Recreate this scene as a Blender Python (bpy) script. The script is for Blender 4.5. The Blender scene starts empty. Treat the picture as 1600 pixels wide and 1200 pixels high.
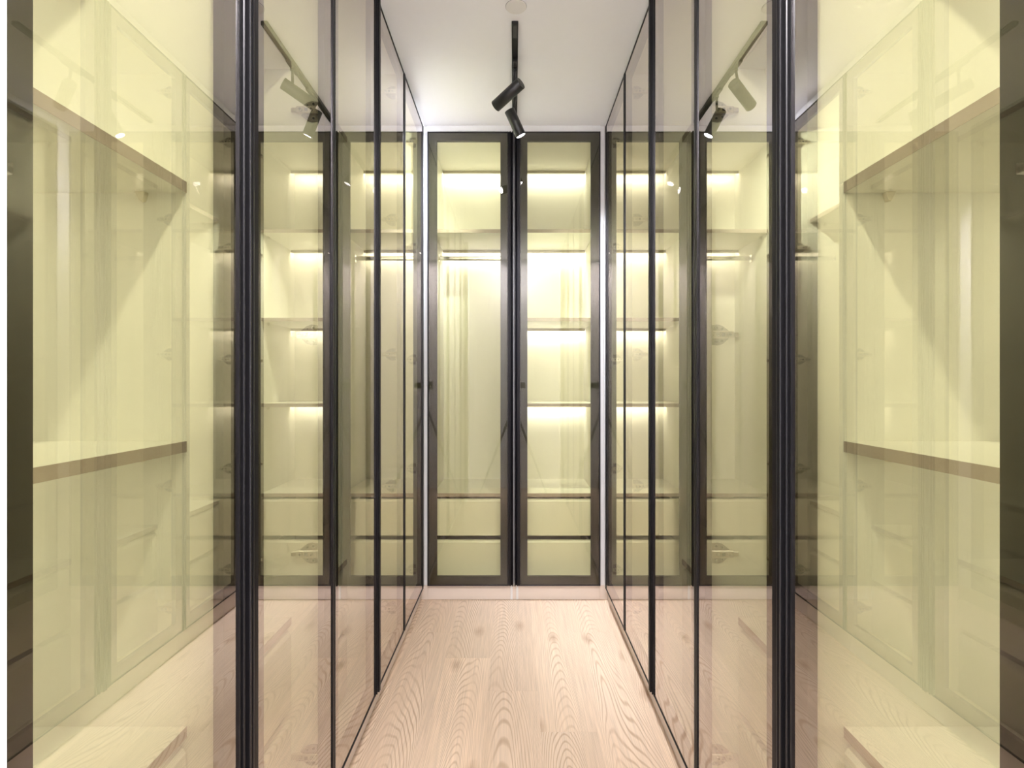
import bpy, bmesh, math, random
from mathutils import Vector, Matrix, Euler

random.seed(7)
S = bpy.context.scene
COL = S.collection

# ------------------------------------------------------------------ camera, world, exposure
cd = bpy.data.cameras.new('camera')
cam = bpy.data.objects.new('camera', cd)
COL.objects.link(cam)
cam.location = (0, 0, 1.197)
cam.rotation_euler = (math.radians(90), 0, 0)
cd.sensor_width = 36.0
cd.lens = 845.0 / 1600 * 36.0
cd.shift_x = -3.0 / 1600
cd.clip_start = 0.005
S.camera = cam

W = bpy.data.worlds.new('world'); S.world = W
W.use_nodes = True
W.node_tree.nodes['Background'].inputs[0].default_value = (0.98, 0.97, 1.0, 1)
W.node_tree.nodes['Background'].inputs[1].default_value = 4.0

S.view_settings.view_transform = 'Standard'
S.view_settings.look = 'None'
S.view_settings.gamma = 1
S.view_settings.use_curve_mapping = False
S.view_settings.exposure = 0.72

LED_STRENGTH = 19.0
LED_COLOR = (1.0, 0.99, 0.92, 1)
SPOT_WATTS = 160.0
DOWNLIGHT_WATTS = 32.0

# light of the two track spotlights and of the entrance downlight are made in their builders below

H = 2.628              # ceiling height
XL, XR, YB = -0.490, 0.495, 2.980   # door faces of the left, right and back cabinets

# ------------------------------------------------------------------ materials
def new_mat(name):
    m = bpy.data.materials.new(name); m.use_nodes = True
    nt = m.node_tree
    return m, nt, nt.nodes['Principled BSDF'], nt.nodes.new, nt.links.new

def simple(name, col, rough=0.5, metal=0.0, spec=0.5, noise=0.0, nscale=40, bump=0.0, coat=0.0):
    m, nt, b, N, L = new_mat(name)
    b.inputs['Base Color'].default_value = (*col, 1)
    b.inputs['Roughness'].default_value = rough
    b.inputs['Metallic'].default_value = metal
    b.inputs['Specular IOR Level'].default_value = spec
    b.inputs['Coat Weight'].default_value = coat
    tc = N('ShaderNodeTexCoord'); nz = N('ShaderNodeTexNoise')
    nz.inputs['Scale'].default_value = nscale; nz.inputs['Detail'].default_value = 3
    L(tc.outputs['Object'], nz.inputs['Vector'])
    mr = N('ShaderNodeMapRange')
    mr.inputs['To Min'].default_value = 1 - noise; mr.inputs['To Max'].default_value = 1 + noise
    L(nz.outputs['Fac'], mr.inputs['Value'])
    vm = N('ShaderNodeVectorMath'); vm.operation = 'SCALE'
    vm.inputs[0].default_value = col
    L(mr.outputs[0], vm.inputs['Scale']); L(vm.outputs[0], b.inputs['Base Color'])
    if bump:
        bp = N('ShaderNodeBump'); bp.inputs['Strength'].default_value = bump
        bp.inputs['Distance'].default_value = 0.002
        L(nz.outputs['Fac'], bp.inputs['Height']); L(bp.outputs[0], b.inputs['Normal'])
    return m

M_WALL = simple('wall_paint', (0.84, 0.83, 0.84), 0.7, noise=0.01, nscale=60, bump=0.05)
M_CEIL = simple('ceiling_paint', (0.86, 0.85, 0.87), 0.75, noise=0.01, nscale=25, bump=0.04)
M_TRIM = simple('white_trim', (0.84, 0.83, 0.84), 0.4, noise=0.01)
M_PLINTH = simple('plinth_laminate', (0.80, 0.70, 0.63), 0.3, noise=0.02, nscale=8)
M_BLACK = simple('black_aluminium', (0.018, 0.017, 0.020), 0.35, 0.6, noise=0.05, nscale=120)
M_FRAME = simple('frame_backing', (0.010, 0.008, 0.007), 0.5, 0.0, noise=0.05, nscale=120)
M_LAMP = simple('black_lamp_body', (0.012, 0.012, 0.013), 0.38, 0.0, noise=0.05, nscale=200)
M_LAMPGREY = simple('dark_grey_insert', (0.06, 0.06, 0.06), 0.5, 0.0, noise=0.05)
M_NICKEL = simple('nickel', (0.80, 0.76, 0.70), 0.22, 1.0, noise=0.04, nscale=90)
M_NICKEL2 = simple('dull_nickel', (0.36, 0.33, 0.28), 0.35, 0.9, noise=0.04, nscale=90)
M_HOLE = simple('dark_screw_hole', (0.03, 0.03, 0.03), 0.5, 0.3, noise=0.02)
M_CHROME = simple('rod_chrome', (0.72, 0.70, 0.66), 0.16, 1.0, noise=0.02)
M_CHANNEL = simple('champagne_channel', (0.52, 0.47, 0.38), 0.4, 0.5, noise=0.02)
M_CLIP = simple('beige_clip', (0.62, 0.56, 0.42), 0.5, noise=0.02)
M_COVER = simple('ceiling_cover_plastic', (0.76, 0.73, 0.71), 0.55, noise=0.01)
M_RIMSHADE = simple('painted_rim_shade', (0.30, 0.29, 0.29), 0.6, noise=0.01)

def laminate(name, col, dark):
    m, nt, b, N, L = new_mat(name)
    tc = N('ShaderNodeTexCoord'); mp = N('ShaderNodeMapping')
    mp.inputs['Scale'].default_value = (60, 60, 2.2)
    L(tc.outputs['Object'], mp.inputs['Vector'])
    nz = N('ShaderNodeTexNoise'); nz.inputs['Scale'].default_value = 1.0; nz.inputs['Detail'].default_value = 4
    L(mp.outputs[0], nz.inputs['Vector'])
    mx = N('ShaderNodeMix'); mx.data_type = 'RGBA'
    mx.inputs['A'].default_value = (*dark, 1); mx.inputs['B'].default_value = (*col, 1)
    L(nz.outputs['Fac'], mx.inputs['Factor']); L(mx.outputs['Result'], b.inputs['Base Color'])
    b.inputs['Roughness'].default_value = 0.42
    return m
M_LAM = laminate('cream_laminate', (0.86, 0.835, 0.76), (0.82, 0.79, 0.71))
M_EDGE = laminate('taupe_edge_band', (0.40, 0.325, 0.28), (0.36, 0.29, 0.25))

def emissive(name, col, strength):
    m, nt, b, N, L = new_mat(name)
    nt.nodes.remove(b)
    e = N('ShaderNodeEmission'); e.inputs[0].default_value = col; e.inputs[1].default_value = strength
    L(e.outputs[0], nt.nodes['Material Output'].inputs['Surface'])
    m.cycles.emission_sampling = 'FRONT'
    return m
M_LED = emissive('led_diffuser', LED_COLOR, LED_STRENGTH)
M_LENS = emissive('spot_lens', (0.93, 0.96, 1.0, 1), 14.0)

# coated bronze glass: a mirror coat over a tinted see-through body, stronger towards grazing angles
def glass(name, tint, coat, r0, power):
    m, nt, b, N, L = new_mat(name)
    nt.nodes.remove(b)
    lw = N('ShaderNodeLayerWeight')                        # Facing = 1 - |cos|
    pw = N('ShaderNodeMath'); pw.operation = 'POWER'; pw.inputs[1].default_value = power
    L(lw.outputs['Facing'], pw.inputs[0])
    mr = N('ShaderNodeMapRange'); mr.inputs['To Min'].default_value = r0; mr.inputs['To Max'].default_value = 1.0
    L(pw.outputs[0], mr.inputs['Value'])
    geo = N('ShaderNodeNewGeometry')                       # only the face met from the air reflects
    inv = N('ShaderNodeMath'); inv.operation = 'SUBTRACT'; inv.inputs[0].default_value = 1.0
    L(geo.outputs['Backfacing'], inv.inputs[1])
    mul = N('ShaderNodeMath'); mul.operation = 'MULTIPLY'
    L(mr.outputs[0], mul.inputs[0]); L(inv.outputs[0], mul.inputs[1])
    t = N('ShaderNodeBsdfTransparent'); t.inputs[0].default_value = (*tint, 1)
    g = N('ShaderNodeBsdfGlossy'); g.inputs['Color'].default_value = (*coat, 1); g.inputs['Roughness'].default_value = 0.0
    mx = N('ShaderNodeMixShader')
    L(mul.outputs[0], mx.inputs[0]); L(t.outputs[0], mx.inputs[1]); L(g.outputs[0], mx.inputs[2])
    L(mx.outputs[0], nt.nodes['Material Output'].inputs['Surface'])
    return m
M_GLASS = glass('bronze_coated_glass', (0.940, 0.943, 0.835), (0.95, 0.90, 0.89), 0.058, 1.5)

def oak():
    m, nt, b, N, L = new_mat('oak_plank')
    tc = N('ShaderNodeTexCoord'); oi = N('ShaderNodeObjectInfo')
    sc = N('ShaderNodeMath'); sc.operation = 'MULTIPLY'; sc.inputs[1].default_value = 53.0
    L(oi.outputs['Random'], sc.inputs[0])
    cb = N('ShaderNodeCombineXYZ'); L(sc.outputs[0], cb.inputs[2]); L(sc.outputs[0], cb.inputs[1])
    ad = N('ShaderNodeVectorMath'); ad.operation = 'ADD'
    L(tc.outputs['Object'], ad.inputs[0]); L(cb.outputs[0], ad.inputs[1])
    # long contour lines of a stretched noise make cathedral figure and knots
    mp = N('ShaderNodeMapping'); mp.inputs['Scale'].default_value = (7.0, 0.72, 1.0)
    L(ad.outputs[0], mp.inputs['Vector'])
    n1 = N('ShaderNodeTexNoise'); n1.inputs['Scale'].default_value = 1.0; n1.inputs['Detail'].default_value = 1.6
    n1.inputs['Roughness'].default_value = 0.30; n1.inputs['Distortion'].default_value = 0.15
    L(mp.outputs[0], n1.inputs['Vector'])
    m0 = N('ShaderNodeMath'); m0.operation = 'MULTIPLY'; m0.inputs[1].default_value = 150.0
    L(n1.outputs['Fac'], m0.inputs[0])
    # nested arches along each board: k1*(x-c)^2 + k2*y
    sp = N('ShaderNodeSeparateXYZ'); L(tc.outputs['Object'], sp.inputs[0])
    cx = N('ShaderNodeMath'); cx.operation = 'MULTIPLY_ADD'; cx.inputs[1].default_value = 0.09; cx.inputs[2].default_value = -0.045
    L(oi.outputs['Random'], cx.inputs[0])
    dx = N('ShaderNodeMath'); dx.operation = 'SUBTRACT'; L(sp.outputs[0], dx.inputs[0]); L(cx.outputs[0], dx.inputs[1])
    x2 = N('ShaderNodeMath'); x2.operation = 'MULTIPLY'; L(dx.outputs[0], x2.inputs[0]); L(dx.outputs[0], x2.inputs[1])
    xk = N('ShaderNodeMath'); xk.operation = 'MULTIPLY'; xk.inputs[1].default_value = 7500.0; L(x2.outputs[0], xk.inputs[0])
    yk = N('ShaderNodeMath'); yk.operation = 'MULTIPLY_ADD'; yk.inputs[1].default_value = 105.0
    L(sp.outputs[1], yk.inputs[0]); L(xk.outputs[0], yk.inputs[2])
    m1 = N('ShaderNodeMath'); m1.operation = 'ADD'; L(m0.outputs[0], m1.inputs[0]); L(yk.outputs[0], m1.inputs[1])
    s1 = N('ShaderNodeMath'); s1.operation = 'SINE'; L(m1.outputs[0], s1.inputs[0])
    r1 = N('ShaderNodeMapRange'); r1.inputs['From Min'].default_value = 0.25; r1.inputs['From Max'].default_value = 1.0
    L(s1.outputs[0], r1.inputs['Value'])
    # fibres
    mp2 = N('ShaderNodeMapping'); mp2.inputs['Scale'].default_value = (260, 6, 1)
    L(ad.outputs[0], mp2.inputs['Vector'])
    n2 = N('ShaderNodeTexNoise'); n2.inputs['Scale'].default_value = 1.0; n2.inputs['Detail'].default_value = 3
    L(mp2.outputs[0], n2.inputs['Vector'])
    # broad tone
    mp3 = N('ShaderNodeMapping'); mp3.inputs['Scale'].default_value = (9, 1.2, 1)
    L(ad.outputs[0], mp3.inputs['Vector'])
    n3 = N('ShaderNodeTexNoise'); n3.inputs['Scale'].default_value = 1.0; n3.inputs['Detail'].default_value = 3
    L(mp3.outputs[0], n3.inputs['Vector'])
    # line strength varies over the board
    ls = N('ShaderNodeMapRange'); ls.inputs['From Min'].default_value = 0.35; ls.inputs['From Max'].default_value = 0.65
    ls.inputs['To Min'].default_value = 0.15; ls.inputs['To Max'].default_value = 0.72
    L(n3.outputs['Fac'], ls.inputs['Value'])
    mm = N('ShaderNodeMath'); mm.operation = 'MULTIPLY'; L(r1.outputs[0], mm.inputs[0]); L(ls.outputs[0], mm.inputs[1])
    base = N('ShaderNodeMix'); base.data_type = 'RGBA'
    base.inputs['A'].default_value = (0.64, 0.46, 0.32, 1); base.inputs['B'].default_value = (0.82, 0.665, 0.525, 1)
    L(n3.outputs['Fac'], base.inputs['Factor'])
    ln = N('ShaderNodeMix'); ln.data_type = 'RGBA'; ln.inputs['B'].default_value = (0.40, 0.245, 0.14, 1)
    L(mm.outputs[0], ln.inputs['Factor']); L(base.outputs['Result'], ln.inputs['A'])
    fb = N('ShaderNodeMapRange'); fb.inputs['From Min'].default_value = 0.3; fb.inputs['From Max'].default_value = 0.7
    fb.inputs['To Min'].default_value = 0.86; fb.inputs['To Max'].default_value = 1.09
    L(n2.outputs['Fac'], fb.inputs['Value'])
    tn = N('ShaderNodeMapRange'); tn.inputs['To Min'].default_value = 0.88; tn.inputs['To Max'].default_value = 1.08
    L(oi.outputs['Random'], tn.inputs['Value'])
    pr = N('ShaderNodeMath'); pr.operation = 'MULTIPLY'; L(fb.outputs[0], pr.inputs[0]); L(tn.outputs[0], pr.inputs[1])
    vm = N('ShaderNodeVectorMath'); vm.operation = 'SCALE'
    L(ln.outputs['Result'], vm.inputs[0]); L(pr.outputs[0], vm.inputs['Scale'])
    # knots
    mp4 = N('ShaderNodeMapping'); mp4.inputs['Scale'].default_value = (5.0, 2.2, 1)
    L(ad.outputs[0], mp4.inputs['Vector'])
    vo = N('ShaderNodeTexVoronoi'); vo.inputs['Scale'].default_value = 0.8; vo.voronoi_dimensions = '2D'
    nd = N('ShaderNodeTexNoise'); nd.inputs['Scale'].default_value = 6
    L(mp4.outputs[0], nd.inputs['Vector'])
    va = N('ShaderNodeMixRGB'); va.inputs[0].default_value = 0.08
    L(mp4.outputs[0], va.inputs[1]); L(nd.outputs['Color'], va.inputs[2]); L(va.outputs[0], vo.inputs['Vector'])
    kr = N('ShaderNodeMapRange'); kr.inputs['From Min'].default_value = 0.0; kr.inputs['From Max'].default_value = 0.11
    kr.inputs['To Min'].default_value = 0.6; kr.inputs['To Max'].default_value = 0.0
    L(vo.outputs['Distance'], kr.inputs['Value'])
    kn = N('ShaderNodeMix'); kn.data_type = 'RGBA'; kn.inputs['B'].default_value = (0.30, 0.165, 0.085, 1)
    L(kr.outputs[0], kn.inputs['Factor']); L(vm.outputs[0], kn.inputs['A'])
    L(kn.outputs['Result'], b.inputs['Base Color'])
    b.inputs['Roughness'].default_value = 0.38
    bp = N('ShaderNodeBump'); bp.inputs['Strength'].default_value = 0.12; bp.inputs['Distance'].default_value = 0.001
    L(n2.outputs['Fac'], bp.inputs['Height']); L(bp.outputs[0], b.inputs['Normal'])
    return m
M_OAK = oak()
M_SLAB = simple('floor_slab', (0.34, 0.25, 0.18), 0.8, noise=0.05)

# ------------------------------------------------------------------ helpers
class MB:
    """collects shapes into ONE mesh object"""
    def __init__(self, sx=1):
        self.bm = bmesh.new(); self.sx = sx; self.mats = []
    def mi(self, m):
        if m not in self.mats: self.mats.append(m)
        return self.mats.index(m)
    def _merge(self, t, m):
        if self.sx < 0:
            bmesh.ops.scale(t, vec=(-1, 1, 1), verts=t.verts)
            bmesh.ops.reverse_faces(t, faces=t.faces)
        idx = self.mi(m)
        for f in t.faces: f.material_index = idx
        me = bpy.data.meshes.new('tmp'); t.to_mesh(me); t.free()
        self.bm.from_mesh(me); bpy.data.meshes.remove(me)
        return self
    def box(self, lo, hi, m, bev=0.0006):
        t = bmesh.new()
        r = bmesh.ops.create_cube(t, size=1.0)
        d = [hi[i] - lo[i] for i in range(3)]
        bmesh.ops.scale(t, vec=d, verts=t.verts)
        bmesh.ops.translate(t, vec=[(hi[i] + lo[i]) / 2 for i in range(3)], verts=t.verts)
        if bev and min(d) > bev * 2.5:
            bmesh.ops.bevel(t, geom=list(t.edges), offset=bev, segments=1, affect='EDGES')
        return self._merge(t, m)
    def cyl(self, a, b, r, m, r2=None, seg=24, bev=0.0, smooth=True):
        a, b = Vector(a), Vector(b); d = b - a
        t = bmesh.new()
        bmesh.ops.create_cone(t, cap_ends=True, segments=seg, radius1=r, radius2=r if r2 is None else r2, depth=d.length)
        if bev:
            es = [e for e in t.edges if any(len(f.verts) > 4 for f in e.link_faces)]
            bmesh.ops.bevel(t, geom=es, offset=bev, segments=2, affect='EDGES')
        if smooth:
            for f in t.faces: f.smooth = len(f.verts) <= 4
        M = Matrix.Translation((a + b) / 2) @ d.to_track_quat('Z', 'Y').to_matrix().to_4x4()
        bmesh.ops.transform(t, matrix=M, verts=t.verts)
        return self._merge(t, m)
    def tube(self, a, b, r, ri, m, seg=28):
        """open tube with wall thickness, closed at a"""
        a, b = Vector(a), Vector(b); d = b - a; n = d.length
        prof = [(0, 0), (r - .001, 0), (r, .001), (r, n - .001), (r - .0008, n), (ri, n), (ri, n - .010), (0, n - .010)]
        t = bmesh.new(); rings = []
        for (pr, pz) in prof:
            if pr == 0: rings.append([t.verts.new((0, 0, pz))])
            else: rings.append([t.verts.new((pr * math.cos(2 * math.pi * k / seg), pr * math.sin(2 * math.pi * k / seg), pz)) for k in range(seg)])
        for i in range(len(rings) - 1):
            A, B = rings[i], rings[i + 1]
            for k in range(seg):
                k2 = (k + 1) % seg
                if len(A) == 1: f = t.faces.new((A[0], B[k2], B[k]))
                elif len(B) == 1: f = t.faces.new((A[k], A[k2], B[0]))
                else: f = t.faces.new((A[k], A[k2], B[k2], B[k]))
                f.smooth = 3 <= i <= 3 or i == 2
        M = Matrix.Translation(a) @ d.to_track_quat('Z', 'Y').to_matrix().to_4x4()
        bmesh.ops.transform(t, matrix=M, verts=t.verts)
        return self._merge(t, m)
    def prism(self, pts, lo, hi, axis, m):
        """extrude a polygon; axis 2: pts are (x,y) extruded along z; axis 1: pts are (x,z) extruded along y; axis 0: (y,z) along x"""
        t = bmesh.new()
        def P(p, q):
            return {2: (p[0], p[1], q), 1: (p[0], q, p[1]), 0: (q, p[0], p[1])}[axis]
        a = [t.verts.new(P(p, lo)) for p in pts]; b = [t.verts.new(P(p, hi)) for p in pts]
        t.faces.new(a[::-1]); t.faces.new(b)
        for i in range(len(pts)):
            j = (i + 1) % len(pts)
            t.faces.new((a[i], a[j], b[j], b[i]))
        bmesh.ops.recalc_face_normals(t, faces=t.faces)
        return self._merge(t, m)
    def quad(self, vs, m):
        t = bmesh.new(); t.faces.new([t.verts.new(v) for v in vs])
        return self._merge(t, m)
    def build(self, name, parent=None, loc=None, tri=False):
        me = bpy.data.meshes.new(name)
        if loc is not None:
            bmesh.ops.translate(self.bm, vec=[-c for c in loc], verts=self.bm.verts)
        self.bm.to_mesh(me); self.bm.free()
        for m in self.mats: me.materials.append(m)
        o = bpy.data.objects.new(name, me); COL.objects.link(o)
        if loc is not None: o.location = loc
        if parent: o.parent = parent
        return o

def tag(o, label=None, cat=None, group=None, kind=None):
    if label: o['label'] = label
    if cat: o['category'] = cat
    if group: o['group'] = group
    if kind: o['kind'] = kind
    return o

def empty(name, loc, rz=0):
    o = bpy.data.objects.new(name, None); COL.objects.link(o)
    o.empty_display_size = 0.05
    o.location = loc; o.rotation_euler = (0, 0, rz)
    return o

def struct(name, lo, hi, m, bev=0):
    c = ((lo[0] + hi[0]) / 2, (lo[1] + hi[1]) / 2, lo[2])
    return tag(MB().box(lo, hi, m, bev).build(name, loc=c), kind='structure')

# ------------------------------------------------------------------ setting
ceil = struct('ceiling', (-1.16, -0.30, H), (1.16, 3.70, H + 0.06), M_CEIL)
struct('wall_back', (-1.16, 3.60, 0), (1.16, 3.70, H), M_WALL)
struct('wall_rear', (-1.16, -0.36, 0), (1.16, -0.26, H), M_WALL)
# side openings at the camera, added so the world light fills the aisle
wl = struct('wall_left', (-1.16, 0.33, 0), (XL + 0.024, 0.497, H), M_WALL)
wr = struct('wall_right', (XR - 0.024, 0.33, 0), (1.16, 0.497, H), M_WALL)
struct('wall_left.001', (-1.16, 0.497, 0), (-1.10, 3.60, H), M_WALL)
struct('wall_right.001', (1.105, 0.497, 0), (1.16, 3.60, H), M_WALL)
struct('baseboard_rear', (XL + 0.024, -0.26, 0.0), (XR - 0.024, -0.247, 0.10), M_TRIM, 0.002)
# white filler posts in the two far corners, and the filler above each run of doors
def post(name, s, X):
    xi = X - s * 0.0 + s * 0.007
    b = MB()
    xs = sorted((xi, xi + s * 0.02))
    b.box((xs[0], 2.919, 0.0798), (xs[1], YB + 0.022, H), M_TRIM, 0.001)
    xs = sorted((xi, (0.4805 if s > 0 else -0.4805)))
    b.box((xs[0], YB + 0.0225, 0.0798), (xs[1], YB + 0.040, H), M_TRIM, 0.0)
    return tag(b.build(name, loc=(xi, 2.96, 0.085)), kind='structure')
post('trim_1', -1, XL); post('trim_2', 1, XR)
struct('trim_6', (XL - 0.042, 2.9175, 0.0), (XL - 0.026, YB + 0.043, 0.0795), M_PLINTH, 0.001)
struct('trim_7', (XR + 0.026, 2.9175, 0.0), (XR + 0.042, YB + 0.043, 0.0795), M_PLINTH, 0.001)
struct('trim_8', (XL - 0.0255, YB + 0.026, 0.0), (-0.4795, YB + 0.042, 0.0795), M_PLINTH, 0.0)
struct('trim_9', (0.4795, YB + 0.026, 0.0), (XR + 0.0255, YB + 0.042, 0.0795), M_PLINTH, 0.0)
struct('trim_3', (-0.4805, YB + 0.012, 2.590), (0.4805, YB + 0.04, H), M_TRIM, 0.001)
struct('trim_4', (XL - 0.040, 0.500, 2.590), (XL - 0.012, 2.918, H), M_TRIM, 0.001)
struct('trim_5', (XR + 0.012, 0.500, 2.590), (XR + 0.040, 2.918, H), M_TRIM, 0.001)

floor = struct('floor', (-1.16, -0.30, -0.08), (1.16, 3.70, -0.012), M_SLAB)
edges = [-0.552, -0.493, -0.298, -0.103, 0.092, 0.287, 0.482, 0.552]
breaks = [[0.95, 2.15], [0.02, 1.325, 2.607], [1.06, 2.363], [0.83, 2.11], [0.55, 1.86], [0.02, 1.30, 2.61], [0.75, 2.0]]
cache = {}
for ci in range(len(edges) - 1):
    x0, x1 = edges[ci] + 0.0001, edges[ci + 1] - 0.0001
    ys = [-0.26] + breaks[ci] + [3.03]
    for k in range(len(ys) - 1):
        y0, y1 = ys[k] + 0.0001, ys[k + 1] - 0.0001
        key = (round(x1 - x0, 3), round(y1 - y0, 3))
        if key not in cache:
            w, l = key
            p = MB().box((-w / 2, -l / 2, -0.012), (w / 2, l / 2, 0), M_OAK, 0.0003).build('plank', floor)
            cache[key] = p.data
        else:
            p = bpy.data.objects.new('plank', cache[key]); COL.objects.link(p); p.parent = floor
        # floor origin is at (0, 1.7, -0.08)
        p.location = Vector(((x0 + x1) / 2, (y0 + y1) / 2, 0)) - floor.location

# ------------------------------------------------------------------ cabinets
HINGE_Z = [0.205, 0.745, 1.328, 1.925, 2.49]
_hinge = {}
def hinge_mesh(kind):
    """concealed hinge seen flat: plate on the panel (local x = into the cabinet, -y = off the panel), arm, and the flange at the door"""
    if kind in _hinge: return _hinge[kind]
    b = MB(kind)
    b.prism([(0.006, -0.026), (0.022, -0.028), (0.034, -0.024), (0.050, -0.010), (0.052, 0.010), (0.034, 0.024), (0.022, 0.028), (0.006, 0.026)],
            -0.004, 0.0, 1, M_NICKEL2)                                         # mounting plate
    b.box((-0.004, -0.016, -0.010), (0.060, -0.0035, 0.010), M_NICKEL, 0.002) # arm
    b.box((0.058, -0.014, -0.007), (0.074, -0.0035, 0.007), M_NICKEL, 0.002)  # arm tail
    b.box((-0.0065, -0.022, -0.024), (-0.0025, -0.002, 0.024), M_NICKEL, 0.001) # flange on the door frame
    b.box((-0.003, -0.018, -0.012), (0.004, -0.004, 0.012), M_NICKEL, 0.002)
    for (x, z, r) in ((0.016, 0.019, 0.0048), (0.032, 0.016, 0.0036), (0.016, -0.019, 0.0048), (0.032, -0.016, 0.0036)):
        b.cyl((x, -0.0035, z), (x, -0.0062, z), r, M_NICKEL, seg=12)
        b.cyl((x, -0.0062, z), (x, -0.0066, z), r * 0.78, M_HOLE, seg=10)
    for (x, r) in ((0.048, 0.0060), (0.018, 0.0045)):
        b.cyl((x, -0.0155, 0), (x, -0.0185, 0), r, M_NICKEL, seg=14)
        b.box((x - r * 0.7, -0.0189, -0.0007), (x + r * 0.7, -0.0185, 0.0007), M_HOLE, 0)
        b.box((x - 0.0007, -0.0189, -r * 0.7), (x + 0.0007, -0.0185, r * 0.7), M_HOLE, 0)
    b.box((0.028, -0.0165, -0.004), (0.036, -0.0158, 0.004), M_HOLE, 0)
    me = bpy.data.meshes.new('hinge'); b.bm.to_mesh(me); b.bm.free()
    for m in b.mats: me.materials.append(m)
    _hinge[kind] = me
    return me

SHELF_Y0, BACK_Y, CH_Y = 0.106, 0.575, 0.508

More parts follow.
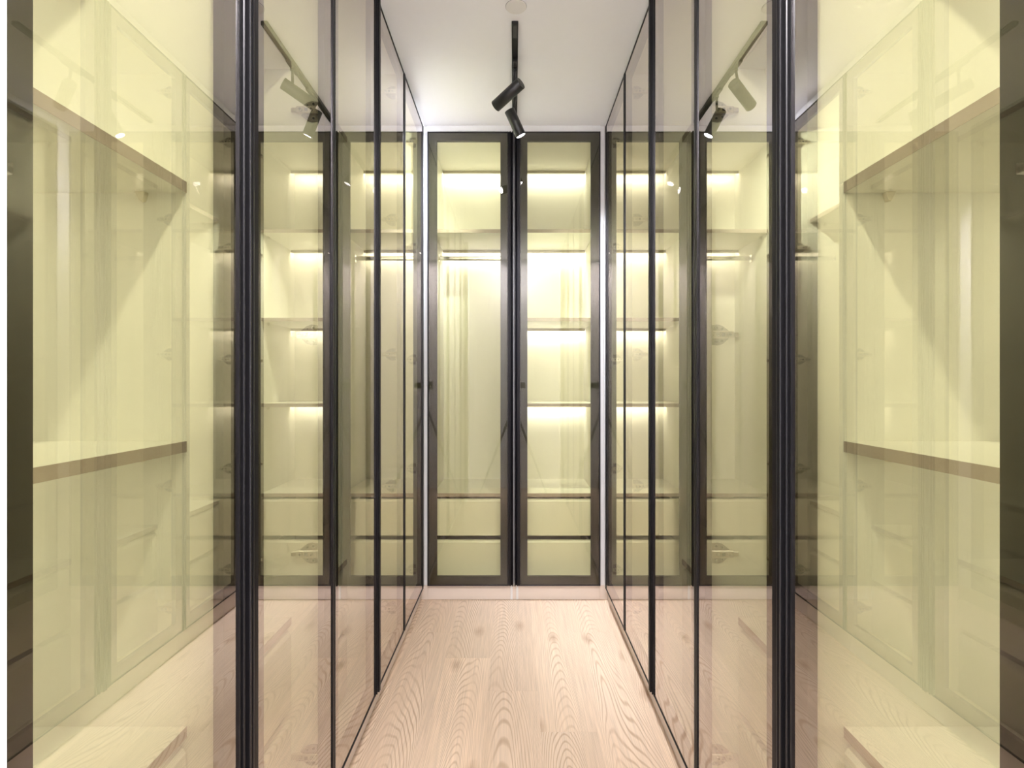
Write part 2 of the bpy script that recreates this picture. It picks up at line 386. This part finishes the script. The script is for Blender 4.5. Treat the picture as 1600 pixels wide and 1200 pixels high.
def build_cabinet(name, label, loc, rz, s, spans, zb, zt, group, grip=True):
    """spans: list of compartments (u0, u1, hinge side 'lo'/'hi', shelf heights, has_rod). u runs 0.. along the width; s=-1 mirrors it."""
    root = empty(name, loc, rz)
    tag(root, label, 'cabinet', group)
    U0, U1 = spans[0][0], spans[-1][1]
    t = 0.018
    def bx(nm, lo, hi, m=M_LAM, bev=0.0006, parent=root):
        return MB(s).box(lo, hi, m, bev).build(nm, parent)
    # carcass
    for k, (a, b_) in enumerate([(U0, U0 + t)] + [(sp[1] - t / 2, sp[1] + t / 2) for sp in spans[:-1]] + [(U1 - t, U1)]):
        side = k in (0, len(spans))
        p = MB(s)
        p.box((a, 0.0250, 0.080), (b_, BACK_Y, 2.590), M_LAM)
        p.box((a, 0.0238, 0.080), (b_, 0.0249, 2.590), M_TRIM, 0)
        p.build('side_panel' if side else 'partition', root)
    bx('top_panel', (U0 + t, 0.03, 2.572), (U1 - t, BACK_Y, 2.590))
    bx('bottom_panel', (U0 + t, 0.03, 0.080), (U1 - t, BACK_Y, 0.0955))
    bx('back_panel', (U0, BACK_Y, 0.080), (U1, BACK_Y + 0.009, 2.590), bev=0)
    q = MB(s).box((U0, 0.026, 0.0), (U1, 0.042, 0.0795), M_PLINTH, 0.001)
    q.build('plinth', root)
    for (u0, u1, hs, shelves, rod) in spans:
        first, last = u0 == U0, u1 == U1
        a = u0 + (t if first else t / 2); b_ = u1 - (t if last else t / 2)
        e = 0.0004
        # fixed base board and two drawers under it
        p = MB(s).box((a + e, SHELF_Y0 + 0.001, 0.553), (b_ - e, BACK_Y - e, 0.573), M_LAM)
        p.box((a + e, SHELF_Y0, 0.553), (b_ - e, SHELF_Y0 + 0.0009, 0.573), M_EDGE, 0)
        p.build('base_shelf', root)
        for (z0, z1) in ((0.332, 0.540), (0.099, 0.306)):
            d = empty('drawer', ((a + b_) / 2 * s, SHELF_Y0, z0)); d.parent = root
            w = (b_ - a) / 2 - 0.003; h = z1 - z0
            f = MB(s)
            f.prism([(0.0, 0.0), (0.019, 0.0), (0.019, h - 0.002), (0.016, h), (0.006, h - 0.004), (0.0, h - 0.014)], -w, w, 0, M_LAM)
            f.build('drawer_front', d)
            g = MB(s)
            g.box((-w + 0.012, 0.0195, 0.012), (-w + 0.024, 0.43, h - 0.04), M_LAM, 0)
            g.box((w - 0.024, 0.0195, 0.012), (w - 0.012, 0.43, h - 0.04), M_LAM, 0)
            g.box((-w + 0.024, 0.418, 0.012), (w - 0.024, 0.43, h - 0.04), M_LAM, 0)
            g.box((-w + 0.024, 0.0195, 0.012), (w - 0.024, 0.418, 0.020), M_LAM, 0)
            g.build('drawer_box', d)
        # shelves (bottom heights)
        for z in shelves:
            sh = MB(s).box((a + e, SHELF_Y0 + 0.001, z), (b_ - e, BACK_Y - e, z + 0.020), M_LAM)
            sh.box((a + e, SHELF_Y0, z), (b_ - e, SHELF_Y0 + 0.0009, z + 0.020), M_EDGE, 0)
            so = sh.build('shelf', root)
            for uu, dd in ((a, 1), (b_, -1)):
                c = MB(s)
                x0, x1 = sorted((uu + dd * e, uu + dd * 0.011))
                c.prism([(SHELF_Y0 + 0.070, z - 0.0005), (SHELF_Y0 + 0.088, z - 0.0005), (SHELF_Y0 + 0.086, z - 0.005), (SHELF_Y0 + 0.080, z - 0.017), (SHELF_Y0 + 0.075, z - 0.017), (SHELF_Y0 + 0.071, z - 0.007)], x0, x1, 0, M_CLIP)
                c.build('shelf_clip', so)
        # led channel under the top and under every shelf
        for z in [2.572] + list(shelves):
            c = MB(s)
            y0, y1 = CH_Y, CH_Y + 0.017
            c.prism([(y0, z - 0.0003), (y0, z - 0.017), (y0 + 0.0015, z - 0.017), (y0 + 0.0015, z - 0.0125), (y1, z - 0.003), (y1, z - 0.0003)], a + 0.002, b_ - 0.002, 0, M_CHANNEL)
            lo = c.build('led_channel', root)
            q = MB(s)
            q.quad([(a + 0.004, y0 + 0.0018, z - 0.0128), (a + 0.004, y1, z - 0.0034), (b_ - 0.004, y1, z - 0.0034), (b_ - 0.004, y0 + 0.0018, z - 0.0128)], M_LED)
            dq = q.build('diffuser', lo)
            tag(dq, 'glowing warm white light strip')
        if rod:
            zr = 1.965
            r = MB(s)
            r.box((a + 0.004, 0.32, zr - 0.013), (b_ - 0.004, 0.336, zr + 0.013), M_CHROME, 0.006)
            ro = r.build('hanging_rod', root)
            for uu, dd in ((a, 1), (b_, -1)):
                x0, x1 = sorted((uu + dd * 0.0005, uu + dd * 0.0038))
                MB(s).box((x0, 0.312, zr - 0.022), (x1, 0.344, zr + 0.022), M_NICKEL, 0.001).build('rod_bracket', ro)
        # ---- door
        g = 0.0022
        d0, d1 = u0 + g, u1 - g
        door = empty('door', ((d0 if hs == 'lo' else d1) * s, 0, zb)); door.parent = root
        off = Vector(door.location)
        def dbuild(b, nm):
            o = b.build(nm, door); o.location = -off
            return o
        hw = 0.034                                           # handle profile width
        if not grip: hw = 0.008
        gl0 = d0 + (0.008 if hs == 'lo' else hw); gl1 = d1 - (hw if hs == 'lo' else 0.008)
        b = MB(s).box((gl0, 0.0003, zb + 0.0055), (gl1, 0.0043, zt - 0.0055), M_GLASS, 0)
        dbuild(b, 'glass_pane')
        # stiles and rails behind the pane
        sw = 0.044
        for side in ('lo', 'hi'):
            b = MB(s)
            handle = side != hs
            if side == 'lo':
                w0 = d0; gx = gl0
                b.box((gx if handle else d0, 0.0046, zb), (gx + sw - (0.006 if handle else 0.0), 0.022, zt), M_FRAME, 0)
                if not handle: b.box((d0, -0.0032, zb), (gx - 0.0001, 0.0045, zt), M_BLACK, 0.0008)
            else:
                gx = gl1
                b.box((gx - sw + (0.006 if handle else 0.0), 0.0046, zb), (gx if handle else d1, 0.022, zt), M_FRAME, 0)
                if not handle: b.box((gx + 0.0001, -0.0032, zb), (d1, 0.0045, zt), M_BLACK, 0.0008)
            dbuild(b, 'frame_stile')
        for (z0, z1, zz0, zz1) in ((zb, zb + 0.050, zb, zb + 0.0054), (zt - 0.050, zt, zt - 0.0054, zt)):
            b = MB(s).box((gl0 + sw - (0 if hs == 'lo' else 0.006) + 0.0001, 0.0047, z0), (gl1 - sw + (0.006 if hs == 'lo' else 0) - 0.0001, 0.0219, z1), M_FRAME, 0)
            b.box((gl0, -0.0022, zz0), (gl1, 0.0044, zz1), M_BLACK, 0.0008)
            dbuild(b, 'frame_rail')
        # full height grip profile on the opening edge
        if hs == 'lo': e0, sg = d1, -1
        else: e0, sg = d0, 1
        prof = [(0.0, 0.022), (0.0, -0.0085), (0.0016, -0.0095), (0.0050, -0.0095), (0.0062, -0.0080), (0.0068, 0.0065), (0.0110, 0.0085),
                (0.0150, 0.0060), (0.0158, -0.0050), (0.0205, -0.0058), (0.0215, -0.0040), (0.0220, 0.0030), (0.0265, 0.0035),
                (0.0275, -0.0022), (0.0335, -0.0030), (0.0338, 0.022)]
        if not grip: prof = [(0.0, 0.022), (0.0, -0.0028), (0.0008, -0.0036), (0.0028, -0.0036), (0.0036, -0.0010), (0.0044, -0.0010), (0.0052, -0.0032), (0.0072, -0.0032), (0.0079, -0.0024), (0.0079, 0.022)]
        pts = [(e0 + sg * u, y) for (u, y) in prof]
        b = MB(s).prism(pts, zb, zt, 2, M_BLACK)
        tag(dbuild(b, 'grip_handle'), 'ribbed black full height grip strip')
        # hinges on the panel beside the door's hinged edge
        for hz in HINGE_Z:
            flip = (hs == 'lo')
            # local hinge x -> cabinet y ; hinge -y -> off the panel
            h = bpy.data.objects.new('hinge', hinge_mesh(1)); COL.objects.link(h); h.parent = door
            uu = a if hs == 'lo' else b_
            # basis: hx -> (0,1,0), hz -> z, -hy -> direction off the panel in u
            du = (1 if hs == 'lo' else -1) * s
            Mx = Matrix(((0, -du, 0), (1, 0, 0), (0, 0, 1)))     # columns: images of hx, hy, hz
            if Mx.determinant() < 0:
                h.data = hinge_mesh_flipped()
                Mx = Mx @ Matrix(((1, 0, 0), (0, 1, 0), (0, 0, -1)))
            h.matrix_local = Matrix.Translation(Vector((uu * s, 0.029, hz)) - off) @ Mx.to_4x4()
    return root

def hinge_mesh_flipped():
    if 'f' in _hinge: return _hinge['f']
    me = hinge_mesh(1).copy()
    bm = bmesh.new(); bm.from_mesh(me)
    bmesh.ops.scale(bm, vec=(1, 1, -1), verts=bm.verts); bmesh.ops.reverse_faces(bm, faces=bm.faces)
    bm.to_mesh(me); bm.free()
    _hinge['f'] = me
    return me

GR = 'run of tinted glass wardrobe cabinets'
# back cabinet: rod side left, shelf side right
back_cab = build_cabinet('wardrobe_cabinet', 'back wall wardrobe facing the camera, rod behind left door, lit shelves behind right',
              (0, YB, 0), 0, 1,
              [(-0.479, 0.0, 'lo', [2.060], True), (0.0, 0.479, 'hi', [2.060, 1.555, 1.066], False)],
              0.085, 2.588, GR)
for px in (-0.0135, 0.0185):  # two narrow white upright strips on the plinth front
    tag(MB().box((px - 0.006, 0.0215, 0.001), (px + 0.006, 0.0258, 0.078), M_TRIM, 0.001).build('plinth_strip', back_cab), 'small white upright strip on the plinth')
# side runs (u = distance from the camera along the aisle)
for side, X, rz, s in (('left', XL, math.pi / 2, 1), ('right', XR, -math.pi / 2, -1)):
    def cabinet(y0, y1, spans, lab, grip=True):
        sp = [(a - y0, b - y0, h, z, r) for (a, b, h, z, r) in spans]
        build_cabinet('wardrobe_cabinet', lab, (X, y0, 0), rz, s, sp, 0.095, 2.585, GR, grip)
    cabinet(0.502, 1.467, [(0.502, 0.995, 'lo', [2.060, 1.545, 1.073], False), (0.995, 1.467, 'hi', [2.040], True)],
            'nearest double door tinted glass wardrobe, %s of the aisle, two open shelves inside' % side)
    cabinet(1.468, 2.420, [(1.468, 1.942, 'lo', [2.060], True), (1.942, 2.420, 'hi', [2.060], True)],
            'middle double door tinted glass wardrobe on the %s of the aisle' % side)
    cabinet(2.421, 2.917, [(2.421, 2.917, 'hi', [2.060], True)],
            'single door tinted glass wardrobe at the far %s end of the aisle' % side, False)

# ------------------------------------------------------------------ ceiling things
t = MB()
TX = 0.004
t.box((TX - 0.013, 2.13, H - 0.016), (TX - 0.010, 2.93, H - 0.0002), M_LAMP, 0.0006)
t.box((TX + 0.010, 2.13, H - 0.016), (TX + 0.013, 2.93, H - 0.0002), M_LAMP, 0.0006)
t.box((TX - 0.010, 2.13, H - 0.004), (TX + 0.010, 2.93, H - 0.0002), M_LAMP, 0)
t.box((TX - 0.010, 2.13, H - 0.016), (TX + 0.010, 2.134, H - 0.004), M_LAMP, 0)
t.box((TX - 0.010, 2.926, H - 0.016), (TX + 0.010, 2.93, H - 0.004), M_LAMP, 0)
track = empty('lighting_track', (TX, 2.53, H))
tag(track, 'slim black lighting track running along the middle of the ceiling', 'light track')
o = t.build('rail'); o.parent = track; o.location = (-TX, -2.53, -H)
o = MB().box((TX - 0.0085, 2.140, H - 0.0150), (TX + 0.0085, 2.215, H - 0.0045), M_LAMPGREY, 0.001).build('power_feed', track); o.location = (-TX, -2.53, -H)

def spotlight(label, stem, rear, front, watts, spot_deg):
    rear, front = Vector(rear), Vector(front)
    root = empty('track_spotlight', (stem[0], stem[1], H - 0.016))
    tag(root, label, 'spotlight')
    off = -Vector(root.location)
    def put(b, nm, parent=root):
        o = b.build(nm); o.parent = parent
        o.location = off if parent is root else (0, 0, 0)
        return o
    d = (front - rear).normalized()
    joint = rear + d * 0.045
    put(MB().box((stem[0] - 0.0085, stem[1] - 0.055, H - 0.030), (stem[0] + 0.0085, stem[1] + 0.055, H - 0.0165), M_LAMP, 0.002), 'adapter')
    b = MB().cyl((stem[0], stem[1], H - 0.030), (joint.x, joint.y, joint.z + 0.004), 0.006, M_LAMP, seg=16)
    b.cyl((stem[0], stem[1], H - 0.031), (stem[0], stem[1], H - 0.038), 0.010, M_LAMP, seg=20)
    put(b, 'stem')
    body = MB().tube(rear, front, 0.0255, 0.0225, M_LAMP)
    bo = put(body, 'lamp_body')
    ring = MB().cyl(rear - d * 0.0004, rear - d * 0.0016, 0.017, M_LAMPGREY, seg=24)
    put(ring, 'rear_cap', bo)
    lens = MB().cyl(front - d * 0.0060, front - d * 0.0012, 0.0205, M_LENS, seg=24)
    put(lens, 'lens', bo)
    ld = bpy.data.lights.new('spot_beam', 'SPOT'); ld.energy = watts; ld.color = (0.84, 0.90, 1.0)
    ld.spot_size = math.radians(spot_deg); ld.spot_blend = 0.7; ld.shadow_soft_size = 0.018
    lo = bpy.data.objects.new('spot_beam', ld); COL.objects.link(lo)
    lo.parent = root
    M = Matrix.Translation(front + d * 0.002 + off) @ d.to_track_quat('-Z', 'Y').to_matrix().to_4x4()
    lo.matrix_local = M
    return root
spotlight('black cylindrical track spotlight nearer the camera, tipped sideways to the left',
          (TX, 2.405), (0.031, 2.364, 1.197 + 1.316), (-0.084, 2.449, 1.197 + 1.257), SPOT_WATTS * 0.6, 88)
spotlight('black cylindrical track spotlight nearer the back doors, aimed downward with its lit lens showing',
          (TX, 2.630), (-0.022, 2.638, 1.197 + 1.335), (0.035, 2.660, 1.197 + 1.220), SPOT_WATTS, 80)

c = MB().cyl((0.008, 2.05, H - 0.0035), (0.008, 2.05, H - 0.0002), 0.039, M_COVER, seg=48, bev=0.0008)
c.cyl((0.008, 2.05, H - 0.0012), (0.008, 2.05, H - 0.0001), 0.0402, M_RIMSHADE, seg=48)  # grey ring paints the shade round the cover's edge
tag(c.build('ceiling_cover', loc=(0.008, 2.05, H)), 'round white blanking cover flush in the ceiling before the track', 'cover')

# downlight over the entrance, just above and behind the camera
dl = empty('ceiling_downlight', (0, 0.10, H))
tag(dl, 'round recessed ceiling downlight with white rim above the tripod', 'downlight')
o = MB().tube((0, 0.10, H - 0.0005), (0, 0.10, H - 0.014), 0.055, 0.046, M_COVER, seg=40).build('rim', dl); o.location = (0, -0.10, -H)
o = MB().cyl((0, 0.10, H - 0.008), (0, 0.10, H - 0.0045), 0.044, M_LENS, seg=32).build('lens', dl); o.location = (0, -0.10, -H)
ld = bpy.data.lights.new('downlight_beam', 'AREA'); ld.energy = DOWNLIGHT_WATTS; ld.color = (1.0, 0.97, 0.95)
ld.shape = 'DISK'; ld.size = 0.088
lo = bpy.data.objects.new('downlight_beam', ld); COL.objects.link(lo); lo.parent = dl; lo.location = (0, 0, -0.016)

# ------------------------------------------------------------------ tripod and camera (seen mirrored in the back doors)
tp = empty('tripod', (0, -0.08, 0))
tag(tp, 'black camera tripod with spread legs, mirrored in the back glass doors', 'tripod')
def tpart(b, nm, parent=tp):
    o = b.build(nm, parent)
    if parent is tp: o.location = (0, 0.08, 0)
    return o
for fx, fy in ((-0.37, 0.06), (0.35, 0.06), (0.02, -0.235)):
    a = Vector((fx * 0.06, -0.08 + (fy + 0.08) * 0.06, 0.90)); f = Vector((fx, fy, 0.012)); mid = a.lerp(f, 0.52); lo_ = a.lerp(f, 0.78)
    b = MB().cyl(a, mid, 0.013, M_LAMP, seg=12).cyl(mid, lo_, 0.0105, M_LAMP, seg=12).cyl(lo_, f, 0.008, M_LAMP, seg=12)
    b.cyl(mid + (a - mid) * 0.04, mid - (a - mid) * 0.04, 0.017, M_LAMP, seg=12)
    b.cyl(lo_ + (a - mid) * 0.04, lo_ - (a - mid) * 0.04, 0.014, M_LAMP, seg=12)
    b.cyl(f + Vector((0, 0, 0.016)), f - Vector((0, 0, 0.0115)), 0.012, M_LAMP, seg=12)
    tpart(b, 'leg')
b = MB().cyl((0, -0.08, 0.86), (0, -0.08, 0.94), 0.035, M_LAMP, seg=20)
b.cyl((0, -0.08, 0.62), (0, -0.08, 1.06), 0.012, M_LAMP, seg=16)
tpart(b, 'centre_column')
b = MB().cyl((0, -0.08, 1.06), (0, -0.08, 1.12), 0.022, M_LAMP, seg=20).box((-0.03, -0.11, 1.12), (0.03, -0.05, 1.135), M_LAMP, 0.002)
b.cyl((0.02, -0.08, 1.09), (0.055, -0.08, 1.09), 0.008, M_LAMP, seg=12)
tpart(b, 'head')
cm = empty('photo_camera', (0, -0.10, 1.1355))
tag(cm, 'black stills camera on the tripod, mirrored in the back glass doors', 'camera')
def cpart(b, nm):
    o = b.build(nm, cm); o.location = (0, 0.10, -1.1355); return o
cpart(MB().box((-0.068, -0.135, 1.136), (0.068, -0.085, 1.225), M_LAMP, 0.006)
      .prism([(-0.025, 1.224), (0.025, 1.224), (0.018, 1.25), (-0.018, 1.25)], -0.13, -0.085, 1, M_LAMP), 'body')
cpart(MB().box((0.0685, -0.128, 1.150), (0.128, -0.092, 1.215), M_LAMP, 0.004), 'side_box')  # plain box added to widen the camera's mirrored outline
cpart(MB().tube((0, -0.0845, 1.185), (0, -0.018, 1.185), 0.034, 0.030, M_LAMP), 'lens')
